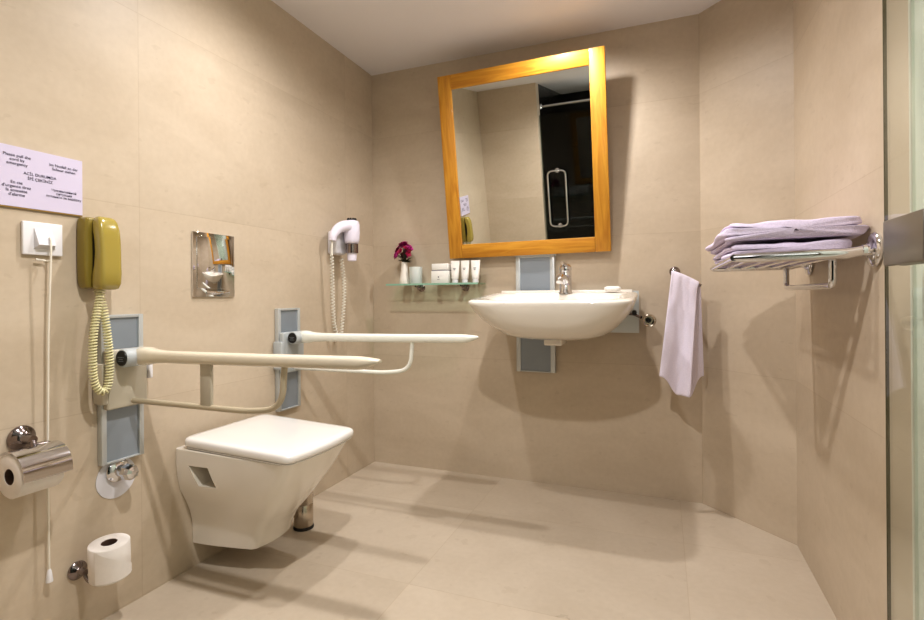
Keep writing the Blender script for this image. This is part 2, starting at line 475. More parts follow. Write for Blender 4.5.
# ---------------------------------------------------------------- wall hung toilet
YT = -1.152
wc = thing('toilet', 'white wall-hung toilet with square closed lid between the two grab bars', 'toilet', (0, YT, .09))
def sec(z, F, wb, wf, slope=0, r=.05, n=10):
    """plan section: flat at wall x=.001, front corners rounded"""
    z_ = lambda x: z-slope*x
    pts = []
    x0 = .0015; wb += .006; wf += .004
    def P(x, y): pts.append(Vector((x, YT+y, z_(x))))
    for k in range(n+1): P(x0+(F-r-x0)*k/n, -(wb+(wf-wb)*(k/n)**1.5))
    for k in range(1, 7):
        a = PI/2*k/6; P(F-r+r*math.sin(a), -(wf-r*(1-math.cos(a))))
    for k in range(1, 6): 
        y = -(wf-r)+2*(wf-r)*k/6; P(F+.012*(1-(y/(wf-r))**2), y)
    for k in range(0, 7):
        a = PI/2*(1-k/6); P(F-r+r*math.sin(a), (wf-r*(1-math.cos(a))))
    for k in range(n-1, -1, -1): P(x0+(F-r-x0)*k/n, (wb+(wf-wb)*(k/n)**1.5))
    return pts
bm = bmesh.new()
S = [(.086, .235, .118, .088, 0, .03), (.092, .262, .130, .100, 0, .03), (.13, .275, .131, .102, 0, .032), (.175, .30, .134, .108, 0, .036), (.215, .335, .142, .120, 0, .04), (.26, .37, .160, .138, 0, .045),
     (.31, .405, .184, .156, 0, .05), (.36, .435, .194, .168, .01, .05), (.41, .462, .198, .177, .02, .05), (.445, .478, .198, .182, .03, .05), (.458, .484, .198, .184, .035, .05), (.462, .480, .195, .181, .038, .05)]
loft(bm, [sec(*s) for s in S])
bowl = obj('bowl', bm, [M['ceramic'], M['niche']], wc, angle=35)
# side recess cut with a boolean, evaluated once
bm = bmesh.new()
q = [(.052, .408), (.152, .408), (.184, .328), (.090, .326)]
a0 = [bm.verts.new((x, YT-.30, z)) for x, z in q]; q2 = [(.064, .402), (.140, .401), (.164, .337), (.098, .335)]
a1 = [bm.verts.new((x, YT-.125, z)) for x, z in q2]
bm.faces.new(a0); bm.faces.new(a1[::-1])
for k in range(4): bm.faces.new((a0[k], a0[(k+1) % 4], a1[(k+1) % 4], a1[k]))
cut = obj('niche_cut', bm, M['niche'], None, smooth=False)
md = bowl.modifiers.new('cut', 'BOOLEAN'); md.object = cut; md.operation = 'DIFFERENCE'; md.solver = 'EXACT'
bpy.context.view_layer.update()
dg = bpy.context.evaluated_depsgraph_get()
me2 = bpy.data.meshes.new_from_object(bowl.evaluated_get(dg))
bowl.modifiers.clear(); bowl.data = me2
bpy.data.objects.remove(cut)
# lid with a seat ring below
def lidsec(z, F, wb, wf, x0, r=.035):
    x0 -= .010; wb += .010; wf += .006; F += .006
    pts = []
    zz = lambda x: z-.042*x
    def P(x, y): pts.append(Vector((x, YT+y, zz(x))))
    rb = .03
    for k in range(5):
        a = PI/2*k/4; P(x0+rb-rb*math.cos(a), -(wb-rb+rb*math.sin(a)))
    for k in range(1, 10): P(x0+rb+(F-r-x0-rb)*k/10, -(wb+(wf-wb)*(k/10)))
    for k in range(0, 7):
        a = PI/2*k/6; P(F-r+r*math.sin(a), -(wf-r*(1-math.cos(a))))
    for k in range(1, 6):
        y = -(wf-r)+2*(wf-r)*k/6; P(F+.014*(1-(y/(wf-r))**2), y)
    for k in range(0, 7):
        a = PI/2*(1-k/6); P(F-r+r*math.sin(a), (wf-r*(1-math.cos(a))))
    for k in range(9, 0, -1): P(x0+rb+(F-r-x0-rb)*k/10, (wb+(wf-wb)*(k/10)))
    for k in range(4, -1, -1):
        a = PI/2*k/4; P(x0+rb-rb*math.cos(a), (wb-rb+rb*math.sin(a)))
    return pts
bm = bmesh.new()
loft(bm, [lidsec(.4635, .480, .186, .182, .045), lidsec(.4665, .487, .190, .187, .040), lidsec(.4690, .487, .190, .187, .040), lidsec(.4700, .485, .188, .185, .042)])
obj('seat', bm, M['lid'], wc)
bm = bmesh.new()
loft(bm, [lidsec(.4712, .484, .187, .184, .040), lidsec(.473, .490, .192, .189, .036), lidsec(.479, .493, .194, .191, .034), lidsec(.491, .493, .194, .191, .034), lidsec(.498, .490, .191, .188, .037), lidsec(.502, .483, .184, .182, .043), lidsec(.5035, .465, .168, .166, .06), lidsec(.504, .40, .12, .12, .12)])
obj('lid', bm, M['lid'], wc, angle=60)
bm = bmesh.new()
bm.free()
for s in (-1, 1):
    bm = bmesh.new(); add_tube(bm, [(.022, YT+s*.1-.02, .474), (.022, YT+s*.1+.02, .474)], .010, 14); obj('hinge', bm, M['chrome'], wc)

# toilet brush holder
tb = thing('toilet_brush', 'steel cylinder brush holder on the floor behind the toilet', 'toilet brush', (.165, -.875, 0))
bm = bmesh.new(); add_lathe(bm, [(.0, .012), (.040, .012), (.041, .016), (.041, .105), (.0395, .107), (.041, .109), (.041, .235), (.038, .238), (0, .238)], (.172, -.875, 0), (0, 0, 1), 36); obj('holder', bm, M['steel'], tb)
bm = bmesh.new(); add_lathe(bm, [(.0, .0), (.043, .0), (.044, .006), (.041, .012), (0, .012)], (.172, -.875, 0), (0, 0, 1), 36); obj('base', bm, M['blackp'], tb)
bm = bmesh.new(); add_tube(bm, [(.172, -.875, .238), (.172, -.875, .36)], .006); add_lathe(bm, [(0, .36), (.012, .363), (.014, .372), (.009, .382), (0, .384)], (.172, -.875, 0), (0, 0, 1), 20); obj('handle', bm, M['chrome'], tb)

# ---------------------------------------------------------------- flush plate
fp = thing('flush_plate', 'polished mirror-finish flush plate on the left wall above the toilet', 'flush plate', (0, -1.185, 1.0))
bm = bmesh.new(); add_box(bm, .001, .008, -1.285, -1.087, 1.003, 1.248, .0015); obj('plate', bm, M['flush'], fp)
bm = bmesh.new(); add_box(bm, .008, .0115, -1.268, -1.104, 1.035, 1.232, .001)
pl = obj('push_panel', bm, M['flush'], fp, angle=30)
bm = bmesh.new(); add_box(bm, .008, .012, -1.225, -1.115, 1.010, 1.024, .001); obj('latch_bar', bm, M['chrome'], fp)

# ---------------------------------------------------------------- washbasin
rail = thing('mounting_rail', 'grey aluminium height-adjustment rail on the back wall behind the washbasin', 'rail', (1.0, 0, .59))
rail_parts(rail, 'y', .898, 1.106, .592, 1.208, .030)
bm = bmesh.new(); add_box(bm, .892, 1.112, -.036, -.001, 1.208, 1.216, .002); obj('rail_cap', bm, M['alu'], rail)
ws = thing('washbasin', 'wide white wall-mounted washbasin under the mirror', 'washbasin', (1.17, -.03, .73))
zt = lambda x, y, z: z+.040*max(0, (y+.56))/.5
cx = 1.158
bm = bmesh.new()
R_ = [  # hw, y0, y1, z, p
    (.13, -.33, -.06, .776, 3), (.180, -.39, -.052, .782, 3), (.245, -.46, -.050, .804, 2.8), (.288, -.505, -.048, .840, 3), (.326, -.534, -.046, .882, 3.8), (.354, -.552, -.044, .924, 4.8),
    (.362, -.560, -.042, .950, 6), (.365, -.562, -.042, .962, 7), (.363, -.560, -.044, .970, 7), (.356, -.554, -.048, .975, 7), (.335, -.530, -.058, .976, 6),
    (.295, -.490, -.175, .971, 3.6), (.282, -.478, -.185, .958, 3.4), (.258, -.450, -.198, .918, 3), (.21, -.40, -.22, .884, 2.6), (.12, -.34, -.25, .868, 2.3), (.03, -.30, -.27, .864, 2)]
loft(bm, [sround(cx, 0, a, y0, y1, z, p, 72, zt) for a, y0, y1, z, p in R_])
obj('basin', bm, M['ceramic'], ws, angle=70)
bm = bmesh.new(); add_box(bm, cx-.335, cx+.335, -.054, -.043, .99, 1.024, .004); obj('back_ledge', bm, M['ceramic'], ws)
bm = bmesh.new(); add_box(bm, .98, 1.522, -.042, -.031, .81, 1.018, .002); pl = obj('mounting_plate', bm, M['alu'], ws); pl['label'] = 'brushed metal plate'
bm = bmesh.new(); add_box(bm, 1.092, 1.180, -.24, -.10, .755, .80, .008, 3); obj('trap_cover', bm, M['ceramic'], ws)
bm = bmesh.new(); add_lathe(bm, [(0, 0), (.018, 0), (.02, .003), (0, .004)], (cx, -.285, .868), (0, 0, 1), 24); obj('drain', bm, M['chrome'], ws)
# adjusting lever at the right end
bm = bmesh.new(); add_tube(bm, smooth_path([(1.46, -.06, .905), (1.50, -.10, .905), (1.535, -.13, .89)], .02), .007)
lv = obj('adjusting_lever', bm, M['chromed'], ws)
bm = bmesh.new(); add_lathe(bm, [(0, -.012), (.010, -.009), (.013, 0), (.010, .009), (0, .012)], (1.503, -.108, .912), (1, 0, 0), 20); obj('lever_ball', bm, M['blackp'], lv)
bm = bmesh.new(); add_lathe(bm, [(.0, .018), (.022, .018), (.027, .0), (.031, -.030), (.028, -.034), (.022, -.030), (.020, -.01), (0, -.01)], (1.566, -.10, .878), (-.15, 1, .1), 32); obj('lever_cup', bm, M['steel'], lv)
bm = bmesh.new(); add_lathe(bm, [(0, 0), (.012, 0), (.013, .006), (.009, .016), (0, .017)], (1.566, -.112, .877), (.15, -1, -.1), 24); obj('lever_knob', bm, M['blackp'], lv)
# faucet
fx, fy = 1.184, -.145; fz = zt(0, fy, .974)
bm = bmesh.new()
add_lathe(bm, [(0, 0), (.034, 0), (.034, .005), (.030, .010), (.0285, .05), (.0285, .085), (.029, .105), (.026, .112), (0, .113)], (fx, fy, fz-.002), (0, 0, 1), 32)
sp = catmull([(fx, fy, fz+.050), (fx-.003, fy-.040, fz+.072), (fx-.006, fy-.085, fz+.078), (fx-.008, fy-.115, fz+.068), (fx-.008, fy-.125, fz+.052)], 6)
add_tube(bm, sp, [.021-.005*i/(len(sp)-1) for i in range(len(sp))], 18)
fc = obj('faucet', bm, M['chrome'], ws, angle=50)
bm = bmesh.new()
add_lathe(bm, [(0, 0), (.029, 0), (.030, .010), (.028, .022), (.018, .031), (0, .034)], (fx, fy, fz+.112), (0, -.15, 1), 32)
lp = catmull([(fx, fy-.005, fz+.135), (fx-.004, fy-.035, fz+.143), (fx-.006, fy-.065, fz+.146)], 5)
add_tube(bm, lp, [.012-.004*i/(len(lp)-1) for i in range(len(lp))], 14)
obj('faucet_lever', bm, M['chrome'], fc, angle=50)
# soap
bm = bmesh.new(); so = Vector((1.405, -.12, zt(0, -.12, .981)))
loft(bm, [[so+Vector((a*math.copysign(abs(math.cos(t))**.7, math.cos(t)), b_*math.copysign(abs(math.sin(t))**.7, math.sin(t)), z)) for t in [2*PI*k/32 for k in range(32)]] for a, b_, z in ((.030, .018, 0), (.038, .026, .004), (.040, .028, .012), (.037, .025, .019), (.026, .015, .023))])
tag(obj('soap_bar', bm, M['pack'], angle=60), 'white wrapped soap bar on the right end of the washbasin rim', 'soap')

# ---------------------------------------------------------------- glass shelf with toiletries
gs = thing('glass_shelf', 'narrow green-edged glass shelf on the back wall left of the washbasin', 'shelf', (.45, 0, 1.062))
bm = bmesh.new(); add_box(bm, .165, .720, -.135, -.012, 1.060, 1.069); obj('shelf_pane', bm, M['shelfglass'], gs, smooth=False)
bm = bmesh.new(); add_box(bm, .165, .720, -.1365, -.1352, 1.0595, 1.0695); obj('front_edge', bm, M['shelfedge'], gs, smooth=False)
for x in (.325, .600):
    bm = bmesh.new(); add_lathe(bm, [(.022, .001), (.022, .006), (.015, .014), (.0105, .02), (.0105, .045), (0, .046)], (x, 0, 1.046), (0, -1, 0), 28)
    add_tube(bm, [(x, -.03, 1.046), (x, -.06, 1.052), (x, -.085, 1.055)], .0045, 12)
    add_lathe(bm, [(0, -.006), (.008, -.004), (.008, .004), (0, .006)], (x, -.05, 1.0535), (0, 0, 1), 16)
    obj('shelf_bracket', bm, M['chromed'], gs)
SZ = 1.0697
# bud vase + flowers
vx, vy = .252, -.075
vs = thing('bud_vase', 'slim white bud vase with small magenta flowers at the left end of the glass shelf', 'vase', (vx, vy, SZ))
bm = bmesh.new(); add_lathe(bm, [(0, 0), (.030, 0), (.0315, .004), (.028, .03), (.021, .07), (.018, .11), (.0175, .124), (.014, .124), (.013, .08), (0, .075)], (vx, vy, SZ), (0, 0, 1), 32); obj('vase_body', bm, M['ceramic'], vs)
random.seed(3)
bm = bmesh.new(); leaf = bmesh.new(); fl = bmesh.new(); fd = bmesh.new()
def blossom(bmx, c, r, d):
    d = d.normalized(); u, w = frame_from(d)
    for ring, (n, rr, lift) in enumerate(((7, r, .2), (6, r*.7, .6), (4, r*.4, .9))):
        for k in range(n):
            a = 2*PI*(k+ring*.4)/n; o = (u*math.cos(a)+w*math.sin(a)); tip = c+o*rr+d*rr*lift
            sd_ = d.cross(o)*rr*.42
            vsx = [bmx.verts.new(p) for p in (c, c+o*rr*.55+sd_+d*rr*lift*.3, tip, c+o*rr*.55-sd_+d*rr*lift*.3)]
            bmx.faces.new(vsx)
for i in range(34):
    a = random.uniform(0, 2*PI); e_ = random.uniform(.15, 1.45)
    d = Vector((math.cos(a)*math.cos(e_), math.sin(a)*math.cos(e_)*.7, math.sin(e_)))
    c = Vector((vx, vy, SZ+.150))+Vector((d.x*.062, d.y*.05, d.z*.085)) * random.uniform(.75, 1.05)
    add_tube(leaf, [(vx, vy, SZ+.10), Vector((vx, vy, SZ+.14)).lerp(c, .4), c], .0012, 6)
    blossom(fl if i % 3 else fd, c, random.uniform(.019, .027), d)
for i in range(22):
    a = random.uniform(0, 2*PI); d = Vector((math.cos(a), math.sin(a)*.7, random.uniform(-.25, .5)))
    c = Vector((vx, vy, SZ+.125)); tip = c+d*random.uniform(.035, .056); s_ = Vector((-d.y, d.x, 0)).normalized()*.010; md_ = c.lerp(tip, .55)+Vector((0, 0, .006))
    leaf.faces.new([leaf.verts.new(p) for p in (c, md_+s_, tip, md_-s_)])
bm.free()
obj('blossoms', fl, M['petal'], vs, smooth=False); obj('dark_blossoms', fd, M['petald'], vs, smooth=False); obj('foliage', leaf, M['leaf'], vs, smooth=False)
# cup
bm = bmesh.new(); add_lathe(bm, [(0, 0), (.034, 0), (.036, .003), (.0375, .095), (.0355, .095), (.034, .006), (0, .006)], (.322, -.07, SZ), (0, 0, 1), 36)
tag(obj('tumbler', bm, M['translucent'], angle=50), 'frosted white tumbler beside the bud vase on the glass shelf', 'cup')
# soap / kit box
kb = thing('amenity_box', 'small white carton with a dark band on the glass shelf, left of the tubes', 'box', (.485, -.07, SZ))
bm = bmesh.new(); add_box(bm, .434, .535, -.105, -.045, SZ+.0005, SZ+.068, .0015); obj('box_body', bm, M['pack'], kb)
bm = bmesh.new(); add_box(bm, .436, .533, -.103, -.047, SZ+.073, SZ+.108, .0015); obj('box_lid', bm, M['pack'], kb)
bm = bmesh.new(); add_box(bm, .437, .532, -.1035, -.0465, SZ+.068, SZ+.073); obj('band', bm, M['label'], kb, smooth=False)
bm = bmesh.new(); add_lathe(bm, [(0, 0), (.007, 0), (.007, .0006), (0, .0006)], (.478, -.1052, SZ+.034), (0, -1, 0), 3); add_box(bm, .471, .485, -.1058, -.1052, SZ+.020, SZ+.0225); obj('printed_emblem', bm, M['label'], kb, smooth=False)
# tubes
def tube_thing(x, y, rz, label):
    t = thing('lotion_tube', label, 'tube', (x, y, SZ), 'lotion tubes on the glass shelf')
    bm = bmesh.new(); rings = []
    for z, a, b_ in ((.020, .0175, .0165), (.024, .0195, .0175), (.05, .0215, .0135), (.085, .0245, .008), (.110, .026, .0025), (.122, .026, .0015)):
        rings.append([Vector((x, y, SZ+z))+Matrix.Rotation(rz, 3, 'Z') @ Vector((a*math.cos(2*PI*k/28), b_*math.sin(2*PI*k/28), 0)) for k in range(28)])
    loft(bm, rings); tb_ = obj('tube_body', bm, M['tube'], t, angle=60)
    bm = bmesh.new(); add_lathe(bm, [(0, .0005), (.0165, .0005), (.017, .002), (.0165, .019), (0, .0195)], (x, y, SZ), (0, 0, 1), 28); obj('cap', bm, M['white'], t)
    bm = bmesh.new()
    o_ = Vector((x, y, SZ+.078)); 
    for k, wd in enumerate((.008, .005)):
        add_box(bm, x-wd, x+wd, y-.0125+.0, y-.0118, SZ+.078-k*.007, SZ+.081-k*.007)
    obj('print', bm, M['label'], t, smooth=False)
tube_thing(.568, -.080, .05, 'white lotion tube nearest the carton on the glass shelf')
tube_thing(.626, -.080, -.05, 'white lotion tube standing in the middle of the three')
tube_thing(.686, -.078, .1, 'white lotion tube nearest the washbasin, at the right end of the shelf')

# ---------------------------------------------------------------- hair dryer
hd = thing('hair_dryer', 'white wall-mounted hair dryer with coiled cord near the corner', 'hair dryer', (0, -.38, 1.28))
bx_, by_ = .105, -.385
bm = bmesh.new()
add_lathe(bm, [(0, .0), (.030, 0), (.036, .006), (.040, .02), (.042, .06), (.041, .10), (.036, .118), (.028, .123), (0, .124)], (bx_, by_, 1.277), (0, 0, 1), 32)
hpth = catmull([(bx_, by_-.005, 1.363), (bx_-.01, by_-.045, 1.367), (bx_-.025, by_-.085, 1.350), (bx_-.035, by_-.112, 1.315), (bx_-.038, by_-.118, 1.285)], 6)
add_tube(bm, hpth, [.034-.016*i/(len(hpth)-1) for i in range(len(hpth))], 18)
bd = obj('dryer_body', bm, M['dryer'], hd, angle=60)
bm = bmesh.new(); add_lathe(bm, [(.0, .0), (.033, 0), (.033, .048), (0, .048)], (bx_, by_, 1.228), (0, 0, 1), 32); obj('chrome_band', bm, M['chromed'], hd)
bm = bmesh.new(); add_lathe(bm, [(.015, -.002), (.018, 0), (.0235, .002), (.026, .042), (0, .042)], (bx_, by_, 1.187), (0, 0, 1), 32); obj('nozzle', bm, M['dryer'], hd)
bm = bmesh.new(); add_lathe(bm, [(.0, .0), (.027, 0), (.026, .005), (0, .007)], (bx_, by_, 1.401), (0, 0, 1), 32)
for k in range(10):
    a = 2*PI*k/10; add_box(bm, bx_+.020*math.cos(a)-.003, bx_+.020*math.cos(a)+.003, by_+.020*math.sin(a)-.003, by_+.020*math.sin(a)+.003, 1.405, 1.412)
obj('grille', bm, M['blackp'], hd)
bm = bmesh.new(); add_box(bm, .001, .062, by_-.075, by_+.015, 1.220, 1.345, .014, 3); obj('wall_holder', bm, M['whited'], hd)
bm = bmesh.new()
add_tube(bm, catmull([(bx_-.038, by_-.118, 1.290), (bx_-.040, by_-.120, 1.265), (.062, -.503, 1.21)], 6), .006, 10)
add_tube(bm, coil([(.062, -.503, 1.21), (.06, -.497, 1.10), (.055, -.488, .98), (.05, -.470, .86), (.05, -.440, .79), (.05, -.410, .80), (.05, -.395, .88), (.05, -.378, 1.0), (.045, -.375, 1.10), (.040, -.388, 1.20)], .009, 62, 8), .0028, 6)
obj('coiled_cord', bm, M['coilw'], hd)

# ---------------------------------------------------------------- telephone
ph = thing('telephone', 'olive yellow wall telephone with coiled cord hanging down', 'telephone', (0, -1.64, 1.03))
def rloft(bm, secs, mat=0):
    """secs along z: (z, x0,x1,y0,y1,p)"""
    loft(bm, [sround((x0+x1)/2, 0, (x1-x0)/2, y0, y1, z, p, 32) for z, x0, x1, y0, y1, p in secs], mat=mat)
bm = bmesh.new()
rloft(bm, [(1.030, .004, .034, -1.668, -1.612, 5), (1.034, .001, .042, -1.682, -1.604, 6), (1.05, .001, .046, -1.688, -1.602, 7), (1.10, .001, .044, -1.689, -1.600, 7), (1.20, .001, .046, -1.689, -1.600, 7), (1.236, .001, .048, -1.687, -1.602, 7), (1.242, .003, .042, -1.682, -1.606, 6)])
obj('cradle', bm, M['oliveD'], ph, angle=50)
bm = bmesh.new()
rloft(bm, [(1.026, .052, .080, -1.664, -1.622, 4), (1.030, .048, .089, -1.674, -1.614, 4), (1.045, .047, .096, -1.677, -1.611, 4.5), (1.075, .048, .099, -1.677, -1.611, 4.5), (1.10, .055, .098, -1.676, -1.612, 4.5), (1.14, .058, .097, -1.675, -1.612, 4.5), (1.18, .055, .095, -1.675, -1.612, 4.5), (1.205, .048, .092, -1.675, -1.612, 4.5), (1.228, .047, .085, -1.673, -1.614, 4.2), (1.240, .049, .077, -1.670, -1.618, 4), (1.2445, .053, .070, -1.664, -1.624, 4)])
obj('handset', bm, M['olive'], ph, angle=60)
bm = bmesh.new(); add_box(bm, .0445, .0515, -1.668, -1.618, 1.035, 1.236, .002); obj('gap', bm, M['blackp'], ph)  # black block standing in for the shade between handset and cradle
bm = bmesh.new()
add_tube(bm, coil([(.060, -1.652, 1.028), (.062, -1.664, .98), (.066, -1.680, .90), (.068, -1.685, .82), (.068, -1.681, .755), (.068, -1.663, .722), (.068, -1.643, .732), (.068, -1.635, .80), (.064, -1.640, .90), (.050, -1.643, .98), (.03, -1.645, 1.03)], .0095, 115, 9), .0026, 6)
obj('coiled_cord', bm, M['coil'], ph)

# ---------------------------------------------------------------- alarm pull cord
sw = thing('alarm_pull_switch', 'white wall switch with long pull cord below the multilingual notice', 'switch', (0, -1.778, 1.12))
bm = bmesh.new(); add_box(bm, .001, .011, -1.829, -1.729, 1.122, 1.214, .003, 3); obj('wall_plate', bm, M['white'], sw)
bm = bmesh.new()
a0 = [bm.verts.new(p) for p in ((.011, -1.803, 1.196), (.011, -1.757, 1.196), (.011, -1.750, 1.140), (.011, -1.803, 1.140))]
a1 = [bm.verts.new(p) for p in ((.013, -1.802, 1.195), (.013, -1.758, 1.195), (.030, -1.760, 1.150), (.030, -1.800, 1.150))]
bm.faces.new(a1)
for k in range(4): bm.faces.new((a0[k], a0[(k+1) % 4], a1[(k+1) % 4], a1[k]))
obj('cord_outlet', bm, M['whited'], sw, smooth=False)
bm = bmesh.new(); add_tube(bm, [(.024, -1.770, 1.172), (.031, -1.771, 1.163), (.031, -1.772, 1.12), (.024, -1.776, .9), (.020, -1.778, .5), (.020, -1.776, .235)], .0028, 8)
add_tube(bm, [(.013, -1.80, 1.110), (.013, -1.775, 1.107), (.030, -1.770, 1.105)], .003, 8)
obj('pull_cord', bm, M['cord'], sw)
bm = bmesh.new(); add_lathe(bm, [(0, 0), (.0085, 0), (.009, .003), (.0055, .030), (.003, .036), (0, .037)], (.020, -1.776, .205), (0, 0, 1), 20); obj('cord_weight', bm, M['white'], sw)

# ---------------------------------------------------------------- notice
sg = thing('notice_sign', 'white notice printed in five languages above the pull cord switch', 'sign', (0, -1.78, 1.25))
sy0, sy1, sz0, sz1 = -1.892, -1.671, 1.250, 1.413
bm = bmesh.new(); add_box(bm, .001, .006, sy0, sy1, sz0, sz1); obj('panel', bm, M['sign'], sg, smooth=False)
bm = bmesh.new(); add_box(bm, .001, .0055, sy0, sy1, sz0-.004, sz0-.0002); obj('lower_edge', bm, M['signedge'], sg, smooth=False)
def text(body, y, z, size, parent, line=.98):
    cu = bpy.data.curves.new('t', 'FONT'); cu.body = body; cu.size = size; cu.align_x = 'CENTER'; cu.align_y = 'CENTER'; cu.space_line = line
    cu.resolution_u = 3; cu.offset = size*.006
    to = bpy.data.objects.new('t', cu); COL.objects.link(to)
    bpy.context.view_layer.update()
    me = bpy.data.meshes.new_from_object(to.evaluated_get(bpy.context.evaluated_depsgraph_get()))
    bpy.data.objects.remove(to)
    me.transform(Matrix(((0, 0, 1, .0068), (1, 0, 0, y), (0, 1, 0, z), (0, 0, 0, 1))))
    me.materials.clear(); me.materials.append(M['ink'])
    o = bpy.data.objects.new('lettering', me); COL.objects.link(o); o.parent = parent; o.matrix_parent_inverse = world_of(parent).inverted()
    return o
text('Please pull the\ncord by\nemergency', -1.8385, 1.377, .0112, sg)
text('Im Notfall an der\nSchnur ziehen', -1.722, 1.377, .0110, sg)
text('ACİL DURUMDA\nİPİ ÇEKİNİZ', -1.783, 1.338, .0108, sg, 1.2)
text("En cas\nd'urgence tirez\nla sonnette\nd'alarme", -1.840, 1.299, .0112, sg)
text('Чрезвычайной\nситуации\nпотяните за верёвку', -1.722, 1.302, .0094, sg)

# ---------------------------------------------------------------- toilet paper
tp = thing('toilet_roll_holder', 'chrome toilet roll holder with curved cover at the lower left edge', 'roll holder', (0, -1.83, .6))
bm = bmesh.new(); add_lathe(bm, [(0, .001), (.033, .001), (.034, .006), (.029, .012), (.025, .014), (.021, .02), (.013, .024), (.011, .03), (.011, .055), (0, .056)], (0, -1.832, .622), (1, 0, 0), 36)
obj('wall_rosette', bm, M['chromed'], tp)
cxr, czr, rr_ = .072, .545, .056
bm = bmesh.new()
path = smooth_path([(.040, -1.832, .622), (.055, -1.832, .615), (.060, -1.832, .606)], .01)
add_tube(bm, path, .008); add_tube(bm, smooth_path([(.06, -1.832, .608), (.06, -1.792, .606), (.072, -1.790, .56), (cxr, -1.790, czr), (cxr, -1.88, czr)], .012), .0055)
obj('holder_arm', bm, M['chromed'], tp)
bm = bmesh.new(); rings = []
angs = [math.radians(a) for a in (128, 118, 105, 92, 78, 64, 50, 36, 22, 8, -8)]
for r1 in (rr_+.006, rr_+.0075):
    pass
out_, in_ = [], []
for a in angs: out_.append((cxr+(rr_+.0085)*math.cos(a), czr+(rr_+.0085)*math.sin(a))); in_.append((cxr+(rr_+.007)*math.cos(a), czr+(rr_+.007)*math.sin(a)))
prof2 = out_+in_[::-1]
loft(bm, [[Vector((x, y, z)) for x, z in prof2] for y in (-1.897, -1.782)])
obj('cover', bm, M['chrome'], tp, angle=20)
def roll(name, label, c, axis, r, h, parent=None):
    t = thing(name, label, 'toilet paper', c, 'toilet rolls')
    bm = bmesh.new(); add_lathe(bm, [(.021, 0), (r-.002, 0), (r, .002), (r, h-.002), (r-.002, h), (.021, h), (.021, 0)], c, axis, 48, cap=False)
    obj('paper', bm, M['paper'], t, angle=50)
    bm = bmesh.new(); add_lathe(bm, [(.0205, .001), (.0205, h-.001), (.0190, h-.001), (.0190, .001), (.0205, .001)], c, axis, 32, cap=False); obj('core', bm, M['core'], t)
    bm = bmesh.new(); add_lathe(bm, [(0, h*.5), (.0188, h*.5)], c, axis, 32, cap=False); 
    obj('core_shadow', bm, M['core'], t)
    return t
roll('toilet_roll', 'toilet roll under the curved chrome cover', (cxr, -1.896, czr), (0, 1, 0), rr_, .10)
tr = roll('toilet_roll', 'spare toilet roll standing upright low on the left wall', (.088, -1.652, .172), (.05, -.06, 1), .053, .104)
bm = bmesh.new(); ov = [Vector((.088, -1.652, .172))]
dirn = Vector((.05, -.06, 1)).normalized()
# loose folded end of the spare roll
u_, w_ = frame_from(dirn)
sheet = []
for k in range(9):
    a = math.radians(-75+18*k)
    o2 = Vector((math.cos(a), math.sin(a), 0)); base = Vector((.088, -1.652, .172))+o2*.0545
    top = .100*(1-.85*k/8)
    sheet.append((base+dirn*.002, base+dirn*max(.004, top)))
va = [(bm.verts.new(p), bm.verts.new(q_)) for p, q_ in sheet]
for A, B in zip(va, va[1:]): bm.faces.new((A[0], B[0], B[1], A[1]))
obj('loose_sheet', bm, M['paper'], tr)
sh = thing('spare_roll_holder', 'small chrome upright holder carrying the spare toilet roll', 'roll holder', (0, -1.69, .19))
bm = bmesh.new(); add_lathe(bm, [(0, .001), (.026, .001), (.027, .005), (.022, .011), (.012, .016), (.009, .022), (.009, .04), (0, .041)], (0, -1.692, .192), (1, 0, 0), 32); obj('wall_rosette', bm, M['chromed'], sh)
bm = bmesh.new(); add_tube(bm, smooth_path([(.03, -1.692, .192), (.05, -1.690, .162), (.088, -1.652, .160), (.0905, -1.655, .20), (.093, -1.658, .255)], .02), .005); add_lathe(bm, [(0, 0), (.024, 0), (.025, .003), (0, .004)], (.088, -1.652, .166), (.05, -.06, 1), 28); obj('post', bm, M['chromed'], sh)

# angle valve below the near grab bar
av = thing('angle_valve', 'chrome angle valve with faceted knob under the near grab bar plate', 'valve', (0, -1.56, .45))
bm = bmesh.new(); add_lathe(bm, [(0, .0005), (.064, .0005), (.064, .0025), (0, .003)], (0, -1.572, .428), (1, 0, 0), 40); e = obj('escutcheon', bm, M['whited'], av); e['label'] = 'pale round wall cover disc'
bm = bmesh.new(); add_lathe(bm, [(0, .003), (.036, .003), (.037, .010), (.030, .018), (.019, .022), (.017, .045), (0, .046)], (0, -1.572, .452), (1, 0, 0), 36); obj('collar', bm, M['chrome'], av)
bm = bmesh.new(); add_lathe(bm, [(0, .044), (.022, .046), (.026, .052), (.025, .066), (.020, .078), (.008, .083), (0, .083)], (0, -1.572, .452), (1, 0, 0), 8); obj('knob', bm, M['chrome'], av, smooth=False)

# ---------------------------------------------------------------- towel ring and hand towel
tg = thing('towel_ring', 'chrome towel hook bar on the back wall right of the washbasin', 'towel ring', (1.69, 0, 1.10))
bm = bmesh.new(); add_lathe(bm, [(0, .001), (.023, .001), (.024, .006), (.019, .012), (.011, .016), (.009, .05), (0, .051)], (1.685, 0, 1.108), (0, -1, 0), 32); obj('rosette', bm, M['chromed'], tg)
bm = bmesh.new(); add_tube(bm, smooth_path([(1.685, -.03, 1.108), (1.685, -.125, 1.100), (1.690, -.14, 1.080), (1.785, -.15, 1.040), (1.792, -.15, 1.036)], .02), .0065); obj('bar', bm, M['chromed'], tg)
bm = bmesh.new()
